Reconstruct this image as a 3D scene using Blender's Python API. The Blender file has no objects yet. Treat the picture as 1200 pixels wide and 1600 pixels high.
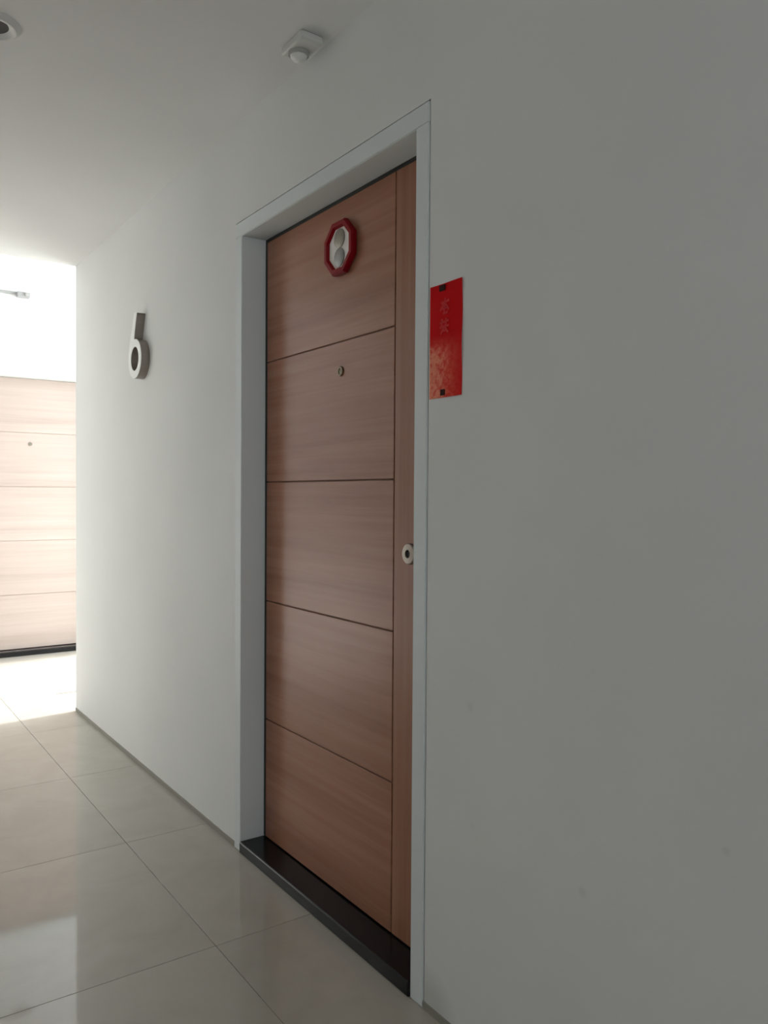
import bpy, bmesh, math, random
from mathutils import Matrix, Vector
random.seed(7)
S = bpy.context.scene
COL = S.collection

# ------------------------------------------------------------------ camera
cam = bpy.data.cameras.new('camera')
cam_o = bpy.data.objects.new('camera', cam); COL.objects.link(cam_o)
YAW, PITCH, ROLL = math.radians(35.004), math.radians(-1.15), math.radians(0.377)
fw = Vector((math.sin(YAW)*math.cos(PITCH), math.cos(YAW)*math.cos(PITCH), math.sin(PITCH)))
r0 = Vector((math.cos(YAW), -math.sin(YAW), 0)); u0 = r0.cross(fw)
r = r0*math.cos(ROLL) + u0*math.sin(ROLL); u = -r0*math.sin(ROLL) + u0*math.cos(ROLL)
cam_o.matrix_world = Matrix(((r.x, u.x, -fw.x, -1.1973), (r.y, u.y, -fw.y, 0.0), (r.z, u.z, -fw.z, 1.25), (0, 0, 0, 1)))
cam.sensor_fit = 'VERTICAL'; cam.sensor_height = 36.0; cam.lens = 36.0*1256.2/1600.0
cam.clip_start = 0.01
S.camera = cam_o

# ------------------------------------------------------------------ world, sun, exposure
w = bpy.data.worlds.new('world'); S.world = w; w.use_nodes = True
bg = w.node_tree.nodes['Background']
bg.inputs['Color'].default_value = (0.90, 0.96, 1.0, 1); bg.inputs['Strength'].default_value = 6.2
sun = bpy.data.lights.new('sun', 'SUN'); sun.energy = 6.5; sun.angle = math.radians(8); sun.color = (1.0, 0.985, 0.96)
sun_o = bpy.data.objects.new('sun', sun); COL.objects.link(sun_o)
EL, AZ = math.radians(40), math.radians(7)
d = Vector((-math.cos(EL)*math.cos(AZ), -math.cos(EL)*math.sin(AZ), -math.sin(EL)))
sun_o.rotation_euler = d.to_track_quat('-Z', 'Y').to_euler(); sun_o.location = (8, 6, 4)

vs = S.view_settings
vs.view_transform = 'Standard'; vs.look = 'None'; vs.gamma = 1.0; vs.use_curve_mapping = False
vs.exposure = 0.17

# ------------------------------------------------------------------ layout numbers (metres)
Y1, Y2, ZT, CW = 1.580, 2.5694, 2.1441, 0.051       # door opening and casing width
DD = 0.0846                                         # how deep the door leaf sits
TH = 0.0395                                         # threshold height
YE, YF = 4.79, 6.6415                               # corner of the wall, end wall
XL = -1.9                                           # opposite corridor wall
ZC, ZL = 2.546, 3.70                                # corridor and lobby ceilings
XO = 1.6                                            # lobby opens to daylight here
YB = -3.0                                           # unseen corridor end; its opening is added for fill light

# ------------------------------------------------------------------ material helpers
def mat(name, color, rough=0.6, metallic=0.0, spec=0.5, nodes=None):
    m = bpy.data.materials.new(name); m.use_nodes = True
    nt = m.node_tree; b = nt.nodes['Principled BSDF']
    b.inputs['Base Color'].default_value = (*color, 1); b.inputs['Roughness'].default_value = rough
    b.inputs['Metallic'].default_value = metallic; b.inputs['Specular IOR Level'].default_value = spec
    if nodes: nodes(nt, b)
    return m
def N(nt, t, **kw):
    n = nt.nodes.new(t)
    for k, v in kw.items():
        if k in n.inputs: n.inputs[k].default_value = v
        else: setattr(n, k, v)
    return n
def ramp(nt, stops):
    n = nt.nodes.new('ShaderNodeValToRGB'); e = n.color_ramp.elements
    e[0].position, e[0].color = stops[0][0], (*stops[0][1], 1)
    e[1].position, e[1].color = stops[-1][0], (*stops[-1][1], 1)
    for p, c in stops[1:-1]:
        x = e.new(p); x.color = (*c, 1)
    return n
def paint(base, stains=(), bump=0.02):
    def f(nt, b):
        L = nt.links
        geo = N(nt, 'ShaderNodeNewGeometry')
        n1 = N(nt, 'ShaderNodeTexNoise', Scale=1.3, Detail=3.0); L.new(geo.outputs['Position'], n1.inputs['Vector'])
        lo = tuple(c*0.965 for c in base); hi = tuple(min(1, c*1.03) for c in base)
        rp = ramp(nt, [(0.3, lo), (0.7, hi)]); L.new(n1.outputs['Fac'], rp.inputs['Fac'])
        out = rp.outputs['Color']
        for (pos, rad, amt) in stains:
            dv = N(nt, 'ShaderNodeVectorMath', operation='DISTANCE'); dv.inputs[1].default_value = pos
            L.new(geo.outputs['Position'], dv.inputs[0])
            mr = N(nt, 'ShaderNodeMapRange'); mr.inputs['From Min'].default_value = rad*0.3; mr.inputs['From Max'].default_value = rad
            mr.inputs['To Min'].default_value = amt; mr.inputs['To Max'].default_value = 0
            L.new(dv.outputs['Value'], mr.inputs['Value'])
            mx = N(nt, 'ShaderNodeMix', data_type='RGBA'); L.new(mr.outputs[0], mx.inputs[0]); L.new(out, mx.inputs[6])
            mx.inputs[7].default_value = (0.30, 0.30, 0.27, 1); out = mx.outputs[2]
        L.new(out, b.inputs['Base Color'])
        n2 = N(nt, 'ShaderNodeTexNoise', Scale=90.0, Detail=2.0); L.new(geo.outputs['Position'], n2.inputs['Vector'])
        bp = N(nt, 'ShaderNodeBump', Strength=bump, Distance=0.01); L.new(n2.outputs['Fac'], bp.inputs['Height'])
        L.new(bp.outputs['Normal'], b.inputs['Normal'])
    return f
def wood(vertical=False, dark=1.0, cols=((0.32, 0.134, 0.078), (0.385, 0.172, 0.105), (0.45, 0.217, 0.138))):
    def f(nt, b):
        L = nt.links
        tc = N(nt, 'ShaderNodeTexCoord')
        mp = N(nt, 'ShaderNodeMapping'); mp.inputs['Scale'].default_value = (38, 0.9, 3) if vertical else (0.9, 38, 3)
        L.new(tc.outputs['Object'], mp.inputs['Vector'])
        n1 = N(nt, 'ShaderNodeTexNoise', Scale=1.0, Detail=5.0, Roughness=0.6, Distortion=0.35); L.new(mp.outputs['Vector'], n1.inputs['Vector'])
        mp2 = N(nt, 'ShaderNodeMapping'); mp2.inputs['Scale'].default_value = (9, 0.5, 3) if vertical else (0.5, 9, 3)
        L.new(tc.outputs['Object'], mp2.inputs['Vector'])
        n2 = N(nt, 'ShaderNodeTexNoise', Scale=1.0, Detail=3.0, Distortion=0.6); L.new(mp2.outputs['Vector'], n2.inputs['Vector'])
        ad = N(nt, 'ShaderNodeMath', operation='ADD'); L.new(n1.outputs['Fac'], ad.inputs[0]); L.new(n2.outputs['Fac'], ad.inputs[1])
        hf = N(nt, 'ShaderNodeMath', operation='MULTIPLY'); hf.inputs[1].default_value = 0.5; L.new(ad.outputs[0], hf.inputs[0])
        k = dark
        rp = ramp(nt, [(q, tuple(x*k for x in c)) for q, c in zip((0.34, 0.50, 0.66), cols)])
        L.new(hf.outputs[0], rp.inputs['Fac']); L.new(rp.outputs['Color'], b.inputs['Base Color'])
        bp = N(nt, 'ShaderNodeBump', Strength=0.05, Distance=0.002); L.new(n1.outputs['Fac'], bp.inputs['Height']); L.new(bp.outputs['Normal'], b.inputs['Normal'])
    return f
def tile_nodes(nt, b):
    L = nt.links
    geo = N(nt, 'ShaderNodeNewGeometry')
    oi = N(nt, 'ShaderNodeObjectInfo')
    n1 = N(nt, 'ShaderNodeTexNoise', Scale=4.0, Detail=6.0, Roughness=0.65, Distortion=0.8); L.new(geo.outputs['Position'], n1.inputs['Vector'])
    rp = ramp(nt, [(0.30, (0.445, 0.415, 0.355)), (0.70, (0.50, 0.468, 0.408))]); L.new(n1.outputs['Fac'], rp.inputs['Fac'])
    mr = N(nt, 'ShaderNodeMapRange'); mr.inputs['To Min'].default_value = 0.96; mr.inputs['To Max'].default_value = 1.03
    L.new(oi.outputs['Random'], mr.inputs['Value'])
    mx = N(nt, 'ShaderNodeMix', data_type='RGBA', blend_type='MULTIPLY'); mx.inputs[0].default_value = 1.0
    L.new(rp.outputs['Color'], mx.inputs[6]); L.new(mr.outputs[0], mx.inputs[7]); L.new(mx.outputs[2], b.inputs['Base Color'])
def granite_nodes(nt, b):
    L = nt.links; geo = N(nt, 'ShaderNodeNewGeometry')
    v = N(nt, 'ShaderNodeTexNoise', Scale=260.0, Detail=3.0); L.new(geo.outputs['Position'], v.inputs['Vector'])
    rp = ramp(nt, [(0.58, (0.004, 0.004, 0.005)), (0.74, (0.016, 0.017, 0.018))]); L.new(v.outputs['Fac'], rp.inputs['Fac'])
    L.new(rp.outputs['Color'], b.inputs['Base Color'])
def banner_nodes(nt, b):
    # sheet: plain red at the top, orange-gold speckle over the lower part, densest towards its far lower edge
    L = nt.links; tc = N(nt, 'ShaderNodeTexCoord')
    sp = N(nt, 'ShaderNodeSeparateXYZ'); L.new(tc.outputs['Object'], sp.inputs[0])
    n = N(nt, 'ShaderNodeTexNoise', Scale=70.0, Detail=4.0, Roughness=0.7, Distortion=0.4); L.new(tc.outputs['Object'], n.inputs['Vector'])
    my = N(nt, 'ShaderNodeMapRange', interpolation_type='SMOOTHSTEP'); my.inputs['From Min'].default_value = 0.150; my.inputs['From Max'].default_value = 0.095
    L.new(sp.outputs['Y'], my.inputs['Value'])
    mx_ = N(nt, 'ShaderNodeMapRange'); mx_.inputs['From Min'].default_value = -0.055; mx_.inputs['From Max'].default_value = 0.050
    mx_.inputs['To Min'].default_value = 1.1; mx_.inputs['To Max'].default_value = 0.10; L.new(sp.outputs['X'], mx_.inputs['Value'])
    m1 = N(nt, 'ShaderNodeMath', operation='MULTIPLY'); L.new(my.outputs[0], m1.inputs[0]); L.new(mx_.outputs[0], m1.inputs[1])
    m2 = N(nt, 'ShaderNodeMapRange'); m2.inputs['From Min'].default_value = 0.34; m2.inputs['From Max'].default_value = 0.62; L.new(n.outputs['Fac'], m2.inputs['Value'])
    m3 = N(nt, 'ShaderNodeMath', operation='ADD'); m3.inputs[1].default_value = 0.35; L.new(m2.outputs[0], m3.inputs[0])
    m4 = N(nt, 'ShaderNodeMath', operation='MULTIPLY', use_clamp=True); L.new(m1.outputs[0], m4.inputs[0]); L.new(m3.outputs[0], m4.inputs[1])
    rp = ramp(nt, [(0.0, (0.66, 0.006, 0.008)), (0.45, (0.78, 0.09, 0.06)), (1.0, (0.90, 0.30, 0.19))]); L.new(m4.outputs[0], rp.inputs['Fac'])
    L.new(rp.outputs['Color'], b.inputs['Base Color'])

M = {}
M['wall'] = mat('wall_paint', (0.8, 0.8, 0.78), 0.75, spec=0.25, nodes=paint((0.805, 0.80, 0.782), [
    ((0, 1.365, 0.775), 0.014, 0.10), ((0, 1.035, 0.488), 0.014, 0.13), ((0, 0.737, 0.678), 0.011, 0.13), ((0, 1.355, 0.509), 0.010, 0.06),
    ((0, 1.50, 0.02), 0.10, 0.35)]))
M['ceiling'] = mat('ceiling_paint', (0.82, 0.82, 0.8), 0.85, spec=0.2, nodes=paint((0.82, 0.815, 0.80)))
M['frame'] = mat('frame_enamel', (0.78, 0.80, 0.79), 0.5, spec=0.25, nodes=paint((0.75, 0.785, 0.78), bump=0.006))
M['wood'] = mat('wood_veneer', (0.4, 0.25, 0.17), 0.24, spec=0.25, nodes=wood())
M['wood_v'] = mat('wood_veneer_upright', (0.4, 0.25, 0.17), 0.27, spec=0.22, nodes=wood(True, 0.95))
GLARE_PALE = ((0.43, 0.345, 0.30), (0.485, 0.395, 0.345), (0.525, 0.435, 0.385))  # far door's overexposure is put into these lightened wood colours
M['pale'] = mat('glare_pale_veneer', (0.6, 0.5, 0.4), 0.35, nodes=wood(cols=GLARE_PALE))
M['pale_v'] = mat('glare_pale_veneer_upright', (0.6, 0.5, 0.4), 0.35, nodes=wood(True, 0.97, GLARE_PALE))
M['core_glare_pale'] = mat('glare_pale_groove', (0.50, 0.40, 0.33), 0.7)  # groove colour lightened as well, as if washed out by glare
M['core'] = mat('wood_groove', (0.19, 0.095, 0.062), 0.7)
M['tile'] = mat('porcelain_tile', (0.5, 0.46, 0.4), 0.05, spec=0.72, nodes=tile_nodes)
M['grout'] = mat('grout', (0.40, 0.37, 0.32), 0.9)
M['granite'] = mat('black_granite', (0.01, 0.01, 0.01), 0.2, spec=0.3, nodes=granite_nodes)
M['skirt'] = mat('skirting_edge', (0.30, 0.28, 0.245), 0.6)
M['metal'] = mat('satin_nickel', (0.33, 0.285, 0.25), 0.5, metallic=1.0)
M['brass'] = mat('aged_brass', (0.20, 0.15, 0.09), 0.35, metallic=0.8)
M['glass'] = mat('lens_glass', (0.25, 0.25, 0.19), 0.12)
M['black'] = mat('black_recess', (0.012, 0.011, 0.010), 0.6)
M['digit_face'] = mat('digit_face', (0.90, 0.90, 0.86), 0.35)
M['digit_side'] = mat('digit_side', (0.30, 0.26, 0.23), 0.38, metallic=0.6)
M['red'] = mat('red_lacquer', (0.26, 0.004, 0.009), 0.35, spec=0.12)
M['silver'] = mat('white_mirror_card', (0.92, 0.86, 0.82), 0.4)
M['disc_a'] = mat('grey_brown_disc', (0.30, 0.26, 0.21), 0.3, metallic=0.25)
M['disc_b'] = mat('grey_disc', (0.31, 0.30, 0.29), 0.3, metallic=0.25)
M['banner'] = mat('banner_speckle', (0.4, 0.01, 0.01), 0.55, spec=0.03, nodes=banner_nodes)
M['print'] = mat('banner_character', (0.74, 0.045, 0.05), 0.5, spec=0.06)
M['tape'] = mat('dark_tape', (0.035, 0.006, 0.005), 0.6, spec=0.1)
M['plastic'] = mat('white_plastic', (0.78, 0.78, 0.75), 0.45)
M['plastic_dim'] = mat('aged_plastic', (0.66, 0.655, 0.62), 0.5)
M['plastic_fix'] = mat('light_grey_plastic', (0.36, 0.36, 0.355), 0.6)
M['plastic_grey'] = mat('grey_plastic', (0.42, 0.41, 0.39), 0.5)
M['plaster_out'] = mat('outdoor_concrete', (0.55, 0.54, 0.52), 0.8)

# ------------------------------------------------------------------ mesh helpers
def box(bm, x0, x1, y0, y1, z0, z1):
    v = [bm.verts.new(p) for p in ((x0,y0,z0),(x1,y0,z0),(x1,y1,z0),(x0,y1,z0),(x0,y0,z1),(x1,y0,z1),(x1,y1,z1),(x0,y1,z1))]
    for f in ((0,3,2,1),(4,5,6,7),(0,1,5,4),(1,2,6,5),(2,3,7,6),(3,0,4,7)): bm.faces.new([v[i] for i in f])
def lathe(bm, prof, n=32, c=(0, 0), close=True):
    """profile of (radius, w) turned about the local z axis at c=(u,v)"""
    rings = []
    for (rad, z) in prof:
        if rad < 1e-6: rings.append([bm.verts.new((c[0], c[1], z))])
        else: rings.append([bm.verts.new((c[0]+rad*math.cos(2*math.pi*i/n), c[1]+rad*math.sin(2*math.pi*i/n), z)) for i in range(n)])
    for a, b in zip(rings, rings[1:]):
        for i in range(n):
            j = (i+1) % n
            if len(a) == 1 and len(b) == 1: continue
            if len(a) == 1: bm.faces.new((a[0], b[i], b[j]))
            elif len(b) == 1: bm.faces.new((a[i], a[j], b[0]))
            else: bm.faces.new((a[i], a[j], b[j], b[i]))
def mesh(name, bm, m, bevel=0.0, smooth=False, seg=2):
    if bevel: bmesh.ops.bevel(bm, geom=list(bm.edges), offset=bevel, segments=seg, affect='EDGES', profile=0.5)
    bmesh.ops.recalc_face_normals(bm, faces=bm.faces)
    me = bpy.data.meshes.new(name); bm.to_mesh(me); bm.free(); me.materials.append(m)
    if smooth:
        for p in me.polygons: p.use_smooth = True
        me.set_sharp_from_angle(angle=math.radians(35))
    return me
def obj(name, me, parent=None, loc=(0, 0, 0)):
    o = bpy.data.objects.new(name, me); COL.objects.link(o)
    o.location = loc
    if parent: o.parent = parent
    return o
def tag(o, label=None, cat=None, kind=None, group=None):
    if label: o['label'] = label
    if cat: o['category'] = cat
    if kind: o['kind'] = kind
    if group: o['group'] = group
    return o
def boxobj(name, m, dims, parent=None, bevel=0.0):
    bm = bmesh.new()
    for dd in ([dims] if not isinstance(dims[0], (tuple, list)) else dims): box(bm, *dd)
    return obj(name, mesh(name, bm, m, bevel), parent)
def struct(name, m, dims, label, cat, bevel=0.0):
    return tag(boxobj(name, m, dims, None, bevel), label, cat, 'structure')
def on_wall(name, origin, side, label=None, cat=None, kind=None):
    """Empty whose local x runs along the wall, y up and z out of the wall"""
    e = bpy.data.objects.new(name, None); COL.objects.link(e); e.empty_display_size = 0.1
    X, Z = ((0, -1, 0), (-1, 0, 0)) if side == 'right' else ((1, 0, 0), (0, -1, 0))
    e.matrix_world = Matrix(((X[0], 0, Z[0], origin[0]), (X[1], 0, Z[1], origin[1]), (0, 1, 0, origin[2]), (0, 0, 0, 1)))
    return tag(e, label, cat, kind)

# ------------------------------------------------------------------ setting
WT = 0.25
W2 = 0.94; XF = 0.142-0.485*W2                     # far door opening
G = 0.003   # shadow gap round the casing
struct('wall_right', M['wall'], [(0, WT, YB, Y1-CW-G, -0.0045, ZC), (0, WT, Y2+CW+G, YE, -0.0045, ZC), (0, WT, Y1-CW-G, Y2+CW+G, ZT+CW+G, ZC)],
       'long white painted corridor wall holding the nearer wooden door', 'wall')
struct('wall_lobby', M['wall'], (WT, XO, YE-0.15, YE, -0.0045, ZL), 'white side wall of the bright lobby beyond the corridor corner', 'wall')
struct('wall_back', M['wall'], [(XL, XF-CW-0.0005, YF, YF+0.25, -0.0045, ZL), (XF+W2+CW+0.0005, XO, YF, YF+0.25, -0.0045, ZL), (XF-CW-0.0005, XF+W2+CW+0.0005, YF, YF+0.25, ZT+CW+0.0005, ZL)],
       'sunlit white end wall above and around the far wooden door', 'wall')
struct('wall_left', M['wall'], (XL-0.2, XL, YB, YF+0.25, -0.0045, ZL), 'white corridor wall opposite the nearer wooden door', 'wall')
struct('ceiling', M['ceiling'], [(XL, WT, YB, YE, ZC, ZC+0.10), (XL, XO, YE-0.15, YE, ZC+0.1, ZL)], 'white lowered corridor ceiling ending at the bright lobby', 'ceiling')
struct('ceiling_lobby', M['ceiling'], (XL-0.2, XO, YE-0.15, YF+0.25, ZL, ZL+0.1), 'high white ceiling over the sunlit lobby', 'ceiling')
struct('trim_1', M['wall'], [(XL, -1.50, YB-0.2, YB, -0.0045, ZC), (-0.48, 0, YB-0.2, YB, -0.0045, ZC), (-1.50, -0.48, YB-0.2, YB, 2.35, ZC), (-1.50, -0.48, YB-0.2, YB, -0.0045, 1.15)],
       'white surround of the unseen opening added for fill light at the near end of the corridor', 'trim')

floor = struct('floor', M['grout'], (XL-0.2, 3.2, YB-0.5, YF+0.25, -0.15, -0.004), 'polished beige porcelain tile floor of the corridor', 'floor')
T, JW = 0.8, 0.0017
def tile_mesh(x0, x1, y0, y1):
    bm = bmesh.new(); a, b_ = (x1-x0)/2, (y1-y0)/2
    box(bm, -a, a, -b_, b_, -0.01, 0.0)
    top = [e for e in bm.edges if all(abs(v.co.z) < 1e-6 for v in e.verts)]
    bmesh.ops.bevel(bm, geom=top, offset=0.0006, segments=1, affect='EDGES')
    return mesh('tile', bm, M['tile'])
cache = {}
xs = [XL, -1.108, -0.308, 0.0, 0.492, 1.292, XO]
ys = [2.068 + T*k for k in range(-8, 8)] + [YF]
for i in range(len(xs)-1):
    for j in range(len(ys)-1):
        x0, x1, y0, y1 = xs[i], xs[i+1], ys[j], ys[j+1]
        if x0 == -0.308: x1 = 0.492 if y0 > YE else 0.0
        if x0 == 0.0: continue
        if x0 > 0 and y1 < YE: continue
        if x0 > 0 and y0 < YE: y0 = YE
        if x0 == -0.308 and y0 < YE < y1:      # tile that turns the corner
            pass
        x0 += JW/2; x1 -= JW/2; y0 += JW/2; y1 -= JW/2
        if y1-y0 < 0.02 or x1-x0 < 0.02: continue
        key = (round(x1-x0, 4), round(y1-y0, 4))
        if key not in cache: cache[key] = tile_mesh(x0, x1, y0, y1)
        obj('tile', cache[key], floor, ((x0+x1)/2, (y0+y1)/2, 0))

struct('baseboard_right', M['skirt'], [(-0.003, 0.02, YB, Y1-CW-0.001, 0, 0.019), (-0.003, 0.02, Y2+CW+0.001, YE+0.003, 0, 0.019)], 'thin grey-brown skirting line at the foot of the corridor wall', 'baseboard', 0.001)

# ------------------------------------------------------------------ doors
def door_frame(name, side, origin, W, label):
    """u from 0..W across the opening, v from floor, w out of the wall"""
    e = on_wall(name, origin, side, label, 'trim', 'structure')
    back = -0.20
    for nm, dims, stop in (('jamb', (-CW, 0, 0, ZT, back, 0.003), (0, 0.012, 0.0, ZT, back, -DD-0.05)),
                           ('jamb', (W, W+CW, 0, ZT, back, 0.003), (W-0.012, W, 0.0, ZT, back, -DD-0.05)),
                           ('head', (-CW, W+CW, ZT, ZT+CW, back, 0.003), (0.012, W-0.012, ZT-0.012, ZT, back, -DD-0.05))):
        bm = bmesh.new(); box(bm, *dims)
        bmesh.ops.bevel(bm, geom=list(bm.edges), offset=0.0025, segments=2, affect='EDGES')
        box(bm, *stop)
        obj(nm, mesh(nm, bm, M['frame']), e)
    if side == 'right':      # black strips added as the shade in the gap round the leaf
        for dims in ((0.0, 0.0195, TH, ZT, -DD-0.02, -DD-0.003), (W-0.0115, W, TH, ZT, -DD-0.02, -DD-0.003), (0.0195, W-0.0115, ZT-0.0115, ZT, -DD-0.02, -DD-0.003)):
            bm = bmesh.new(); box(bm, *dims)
            q = obj('gap_shade', mesh('gap_shade', bm, M['black'], 0.001, seg=1), e); q['label'] = 'black strip added as gap shade'
    bm = bmesh.new(); box(bm, -CW, W+CW, 0, ZT+CW, back-0.02, back)
    obj('backing_board', mesh('backing_board', bm, M['black']), e)  # unseen black board, added to stop light leaking past the leaf
    return e

def door_leaf(name, side, origin, W, label, pre='wood', core='core', mirror=False, gap=0.013):
    e = on_wall(name, origin, side, label, 'door', 'structure')
    z0 = TH+0.004; H = ZT-0.001-gap-z0; SW = 0.2035
    th = 0.045; gr = 0.004
    bm = bmesh.new(); gl = 0.021 if gap > 0.01 else gap
    box(bm, gl, W-gap, z0, z0+H, -DD-th, -DD-0.005)
    obj('door_core', mesh('door_core', bm, M[core]), e)
    ph = H/5.0; uw = W-SW
    for k in range(5):
        bm = bmesh.new()
        pv0 = z0+k*ph+(gr/2 if k else 0); pv1 = z0+(k+1)*ph-(gr/2 if k < 4 else 0)
        u0_, u1_ = (W-uw+gr/2, W-gap) if mirror else (gl, uw-gr/2)
        box(bm, u0_, u1_, pv0, pv1, -DD-0.006, -DD)
        obj('panel', mesh('panel', bm, M[pre], 0.0012, seg=1), e)
    u0_, u1_ = (gap, W-uw-gr/2) if mirror else (uw+gr/2, W-gap)
    bm = bmesh.new(); box(bm, u0_, u1_, z0, z0+H, -DD-0.006, -DD)
    obj('stile', mesh('stile', bm, M[pre+'_v'], 0.0012, seg=1), e)
    c = (W*(0.485 if mirror else 0.515), 1.623 + (0.013 if mirror else 0))
    bm = bmesh.new(); lathe(bm, [(0.0155, -0.001), (0.0155, 0.003), (0.013, 0.005), (0.009, 0.005), (0.008, 0.002)], 28)
    p = obj('peephole', mesh('peephole', bm, M['metal' if mirror else 'brass'], smooth=True), e, (c[0], c[1], -DD)); p['label'] = 'small peephole ring lightened for glare' if mirror else 'dark brass peephole ring'  # far ring takes a lighter metal to look overexposed
    bm = bmesh.new(); lathe(bm, [(0.0085, 0.0018), (0.006, 0.0032), (0.003, 0.004), (0, 0.0042)], 24)
    obj('lens', mesh('lens', bm, M['glass'], smooth=True), p)
    bm = bmesh.new(); lathe(bm, [(0.0285, -0.001), (0.0285, 0.004), (0.026, 0.007), (0.018, 0.0085), (0.011, 0.0085), (0.0105, 0.002)], 36)
    q = obj('lock_rosette', mesh('lock_rosette', bm, M['metal'], smooth=True), e, (0.140 if mirror else W-0.129, 1.096, -DD)); q['label'] = 'round satin metal lock rosette'
    bm = bmesh.new(); lathe(bm, [(0.0103, 0.0), (0.0103, 0.004), (0.0, 0.0045)], 24); box(bm, -0.0016, 0.0016, -0.006, 0.004, 0.004, 0.0052)
    obj('keyhole', mesh('keyhole', bm, M['black']), q)
    return e

W1 = Y2-Y1
door_frame('trim_2', 'right', (0, Y2, 0), W1, 'white enamelled frame round the nearer wooden door')
door_leaf('door_1', 'right', (0, Y2, 0), W1, 'closed brown wooden door with four grooves and a red octagon hung on it')
door_frame('trim_3', 'back', (XF, YF, 0), W2, 'sunlit white frame round the far wooden door')
door_leaf('door_2', 'back', (XF, YF, 0), W2, 'wooden door coloured pale for sunlit glare on the end wall beyond the corridor corner', 'pale', 'core_glare_pale', True, 0.001)

for nm, dims, lab in (('door_threshold', (-0.008, DD+0.06, Y1+0.001, Y2-0.001, 0.0, TH), 'black granite threshold slab under the nearer door with the red octagon'),
                      ('door_threshold', (XF+0.001, XF+W2-0.001, YF-0.008, YF+DD+0.06, 0.0, TH), 'dark threshold strip under the far sunlit wooden door')):
    bm = bmesh.new(); box(bm, *dims)
    t = obj(nm, mesh(nm, bm, M['granite'], 0.004, seg=2)); tag(t, lab, 'threshold', group=None)

# ------------------------------------------------------------------ house number 6
six = on_wall('house_number', (0, 3.613, 1.858), 'right', 'raised metal digit 6 with pale face and dark sides on corridor wall', 'door number')
def six_mesh(name, w0, w1, m, shrink=0.0):
    R, r_ = 0.088-shrink, 0.053+shrink
    pts = []
    a0, a1 = 95.0, -180.0
    for i in range(41):
        a = math.radians(a0+(a1-a0)*i/40); pts.append((R*math.cos(a), R*math.sin(a)))
    s = shrink
    pts += [(-.085+s, .03), (-.073+s, .070), (-.051+s, .118), (-.031+s, .156), (-.008+s, .206-s), (.028-s, .202-s), (.010-s, .155), (-.002-s, .122), (-.0075-s, .100)]
    cu = bpy.data.curves.new(name, 'CURVE'); cu.dimensions = '2D'; cu.fill_mode = 'BOTH'; cu.extrude = (w1-w0)/2
    for P in (pts, [(r_*math.cos(2*math.pi*i/40), r_*math.sin(2*math.pi*i/40)) for i in range(40)]):
        sp = cu.splines.new('POLY'); sp.points.add(len(P)-1); sp.use_cyclic_u = True
        for q, (a, b_) in zip(sp.points, P): q.co = (a, b_, 0, 1)
    tmp = bpy.data.objects.new('tmp', cu); COL.objects.link(tmp)
    dg = bpy.context.evaluated_depsgraph_get()
    me = bpy.data.meshes.new_from_object(tmp.evaluated_get(dg)); me.name = name
    bpy.data.objects.remove(tmp); bpy.data.curves.remove(cu)
    me.materials.clear(); me.materials.append(m)
    me.transform(Matrix.Translation((0, 0, (w0+w1)/2)))
    return me
b6 = obj('number_body', six_mesh('number_body', 0.0, 0.0375, M['digit_side']), six); b6['label'] = 'dark metal side walls of the digit'
f6 = obj('number_face', six_mesh('number_face', 0.0375, 0.0400, M['digit_face'], 0.0005), six); f6['label'] = 'pale brushed front face of the digit'

# ------------------------------------------------------------------ octagonal mirror on the door
oc = on_wall('octagonal_mirror', (DD, 2.052, 1.988), 'right', 'red octagonal mirror plaque with two grey discs on the brown door', 'mirror')
def octa(bm, rr, w):
    return [bm.verts.new((rr*math.cos(math.radians(22.5+45*i)), rr*math.sin(math.radians(22.5+45*i)), w)) for i in range(8)]
bm = bmesh.new(); K = 1/math.cos(math.radians(22.5))
rings = [octa(bm, 0.074*K, 0.0), octa(bm, 0.079*K, 0.004), octa(bm, 0.079*K, 0.016), octa(bm, 0.075*K, 0.021), octa(bm, 0.063*K, 0.021), octa(bm, 0.058*K, 0.012), octa(bm, 0.058*K, 0.004)]
for a, b_ in zip(rings, rings[1:]):
    for i in range(8): bm.faces.new((a[i], a[(i+1) % 8], b_[(i+1) % 8], b_[i]))
fr = obj('frame', mesh('frame', bm, M['red'], smooth=False), oc); fr['label'] = 'deep red octagonal rim'
bm = bmesh.new(); a = octa(bm, 0.0585*K, 0.002); b_ = octa(bm, 0.0585*K, 0.012)
bm.faces.new(b_); bm.faces.new(a[::-1])
for i in range(8): bm.faces.new((a[i], a[(i+1) % 8], b_[(i+1) % 8], b_[i]))
obj('face_plate', mesh('face_plate', bm, M['silver']), oc)['label'] = 'whitish octagonal face'
for v, rr, mm, lb in ((0.0275, 0.0285, 'disc_a', 'grey-brown upper disc'), (-0.0285, 0.0275, 'disc_b', 'grey lower disc')):
    bm = bmesh.new(); lathe(bm, [(rr, 0.0), (rr, 0.0025), (rr*0.86, 0.004), (rr*0.5, 0.0052), (0, 0.0056)], 36)
    obj('disc', mesh('disc', bm, M[mm], smooth=True), oc, (0, v, 0.012))['label'] = lb

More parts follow.
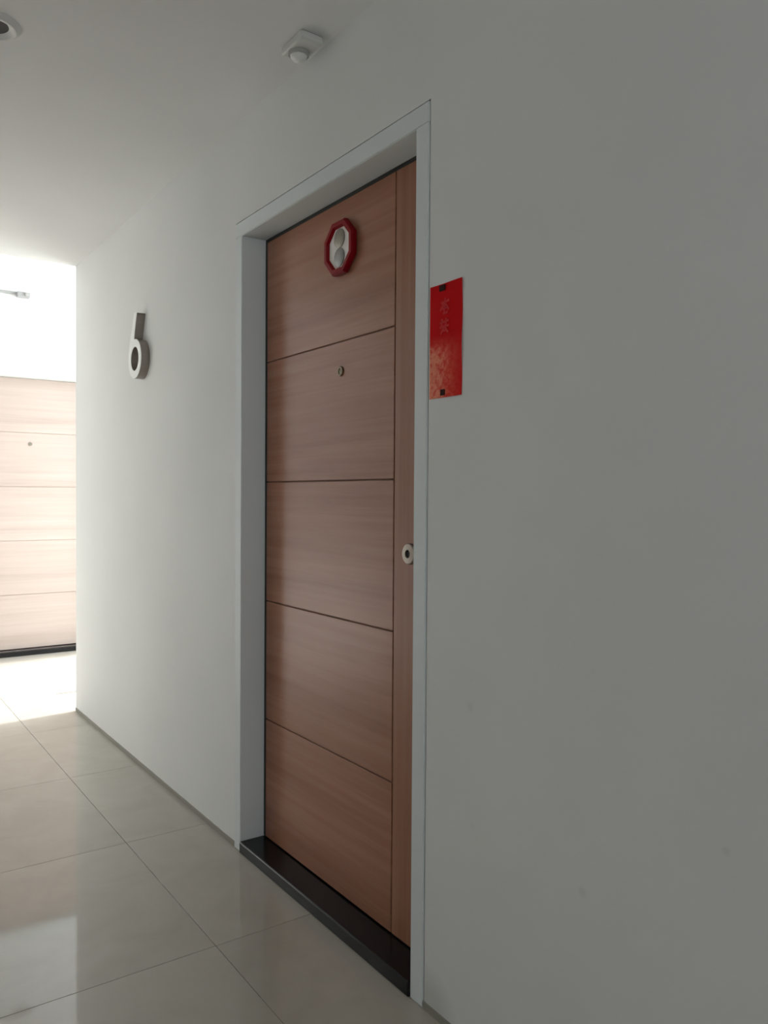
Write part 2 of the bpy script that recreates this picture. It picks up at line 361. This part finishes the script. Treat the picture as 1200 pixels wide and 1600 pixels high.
# ------------------------------------------------------------------ red banner on the wall
ban = on_wall('red_banner', (0, 1.4615, 1.4815), 'right', 'glossy red paper banner with orange-gold speckle taped to wall beside door frame', 'banner')
bw, bh = 0.117, 0.266
bm = bmesh.new()
nx, ny = 6, 12
grid = [[[bm.verts.new((-bw/2+bw*i/nx, bh*j/ny, 0.0012+0.0012*math.sin(j*0.9)*math.sin(i*0.8)+t)) for j in range(ny+1)] for i in range(nx+1)] for t in (0.0009, 0.0)]
for i in range(nx):
    for j in range(ny):
        for s, g in enumerate(grid):
            q = (g[i][j], g[i+1][j], g[i+1][j+1], g[i][j+1]); bm.faces.new(q if s == 0 else q[::-1])
f0, f1 = grid
for i in range(nx):
    bm.faces.new((f0[i][0], f1[i][0], f1[i+1][0], f0[i+1][0])); bm.faces.new((f0[i+1][ny], f1[i+1][ny], f1[i][ny], f0[i][ny]))
for j in range(ny):
    bm.faces.new((f0[0][j+1], f1[0][j+1], f1[0][j], f0[0][j])); bm.faces.new((f0[nx][j], f1[nx][j], f1[nx][j+1], f0[nx][j+1]))
obj('sheet', mesh('sheet', bm, M['banner'], smooth=True), ban)
def strokes(bm, segs, c, s, hw):
    for (x0, y0, x1, y1) in segs:
        a = Vector((c[0]+x0*s, c[1]+y0*s, 0)); b_ = Vector((c[0]+x1*s, c[1]+y1*s, 0))
        t = (b_-a).normalized(); n = Vector((-t.y, t.x, 0))*hw
        lo = [p for p in (a-n, b_-n, b_+n, a+n)]
        v0 = [bm.verts.new((p.x, p.y, 0.0028)) for p in lo]; v1 = [bm.verts.new((p.x, p.y, 0.0036)) for p in lo]
        bm.faces.new(v1); bm.faces.new(v0[::-1])
        for i in range(4): bm.faces.new((v0[i], v0[(i+1) % 4], v1[(i+1) % 4], v1[i]))
for c, s, segs in (((-0.002, 0.212), 0.019, [(-.7, .45, .9, .6), (0.1, 1.0, -.1, -.9), (-.2, .3, -.9, -.5), (.2, .2, .8, -.55), (-.5, -.25, .5, -.2), (-.35, -.9, .6, -.8)]),
                   ((-0.004, 0.166), 0.018, [(-.9, .5, .9, .62), (-.45, 1.0, -.5, -.1), (.4, 1.0, .35, -.1), (-.9, -.1, .95, -.05), (0, -.1, -.7, -1), (.1, -.1, .85, -.95), (-.2, -.6, .3, -.6)])):
    bm = bmesh.new(); strokes(bm, segs, c, s, 0.0026)
    obj('printed_character', mesh('printed_character', bm, M['print']), ban)
for pos, dx in (((-0.012, 0.256), 0.011), ((-0.008, 0.012), 0.008)):
    bm = bmesh.new(); box(bm, -dx, dx, -0.007, 0.007, 0.0015, 0.0045)
    obj('tape', mesh('tape', bm, M['tape'], 0.001, seg=1), ban, (pos[0], pos[1], 0))['label'] = 'small dark piece of tape'

# ------------------------------------------------------------------ ceiling sensor
sen = bpy.data.objects.new('ceiling_sensor', None); COL.objects.link(sen); sen.location = (-0.062, 2.045, ZC)
tag(sen, 'small white square ceiling sensor with round dome above the door', 'sensor')
bm = bmesh.new(); box(bm, -0.036, 0.036, -0.060, 0.060, -0.024, 0.0)
obj('housing', mesh('housing', bm, M['plastic_dim'], 0.006, seg=3, smooth=True), sen)
bm = bmesh.new(); lathe(bm, [(0.030, 0.0), (0.030, -0.008), (0.026, -0.011), (0.026, -0.006)], 32)
obj('collar', mesh('collar', bm, M['plastic_grey'], smooth=True), sen, (-0.002, 0.016, -0.024))
bm = bmesh.new(); lathe(bm, [(0.0255, -0.004), (0.024, -0.013), (0.018, -0.021), (0.010, -0.025), (0, -0.0265)], 32)
obj('dome', mesh('dome', bm, M['plastic'], smooth=True), sen, (-0.002, 0.016, -0.024))

# ------------------------------------------------------------------ recessed downlight
dl = bpy.data.objects.new('downlight', None); COL.objects.link(dl); dl.location = (-0.803, 2.468, ZC)
tag(dl, 'unlit round recessed downlight in the corridor ceiling', 'light')
bm = bmesh.new(); lathe(bm, [(0.076, 0.0), (0.075, -0.003), (0.062, -0.013), (0.056, -0.013), (0.043, -0.002), (0.0425, 0.0)], 48)
obj('trim_ring', mesh('trim_ring', bm, M['plastic'], smooth=True), dl)
bm = bmesh.new(); lathe(bm, [(0.0435, -0.0022), (0.03, -0.0016), (0.0, -0.0012)], 40)
obj('lamp', mesh('lamp', bm, M['black'], smooth=True), dl)

# ------------------------------------------------------------------ fixture high on the end wall
fx = on_wall('wall_fixture', (0.05, YF, 2.766), 'back', 'small pale grey fixture with rail high above the far wooden door', 'fixture')
bm = bmesh.new(); box(bm, -0.30, -0.01, -0.006, 0.014, 0.0, 0.014)
obj('rail', mesh('rail', bm, M['plastic_fix'], 0.002, seg=1), fx)
bm = bmesh.new(); box(bm, -0.022, 0.068, -0.026, 0.012, 0.0, 0.05)
obj('housing', mesh('housing', bm, M['plastic_fix'], 0.004, seg=2), fx)
bm = bmesh.new(); lathe(bm, [(0.012, 0.0), (0.012, 0.012), (0.008, 0.014), (0, 0.012)], 20)
obj('lens', mesh('lens', bm, M['plastic_grey'], smooth=True), fx, (0.04, -0.007, 0.049))

# ------------------------------------------------------------------ daylight portals at the two openings
def portal(name, loc, rot, sx, sy):
    l = bpy.data.lights.new(name, 'AREA'); l.shape = 'RECTANGLE'; l.size = sx; l.size_y = sy; l.cycles.is_portal = True
    o = bpy.data.objects.new(name, l); COL.objects.link(o); o.location = loc; o.rotation_euler = rot
portal('lobby_portal', (XO+0.02, (YE+YF)/2, ZL/2), (0, math.radians(90), 0), ZL, YF-YE)
portal('corridor_portal', (-0.99, YB-0.1, 1.75), (math.radians(90), 0, 0), 1.02, 1.2)
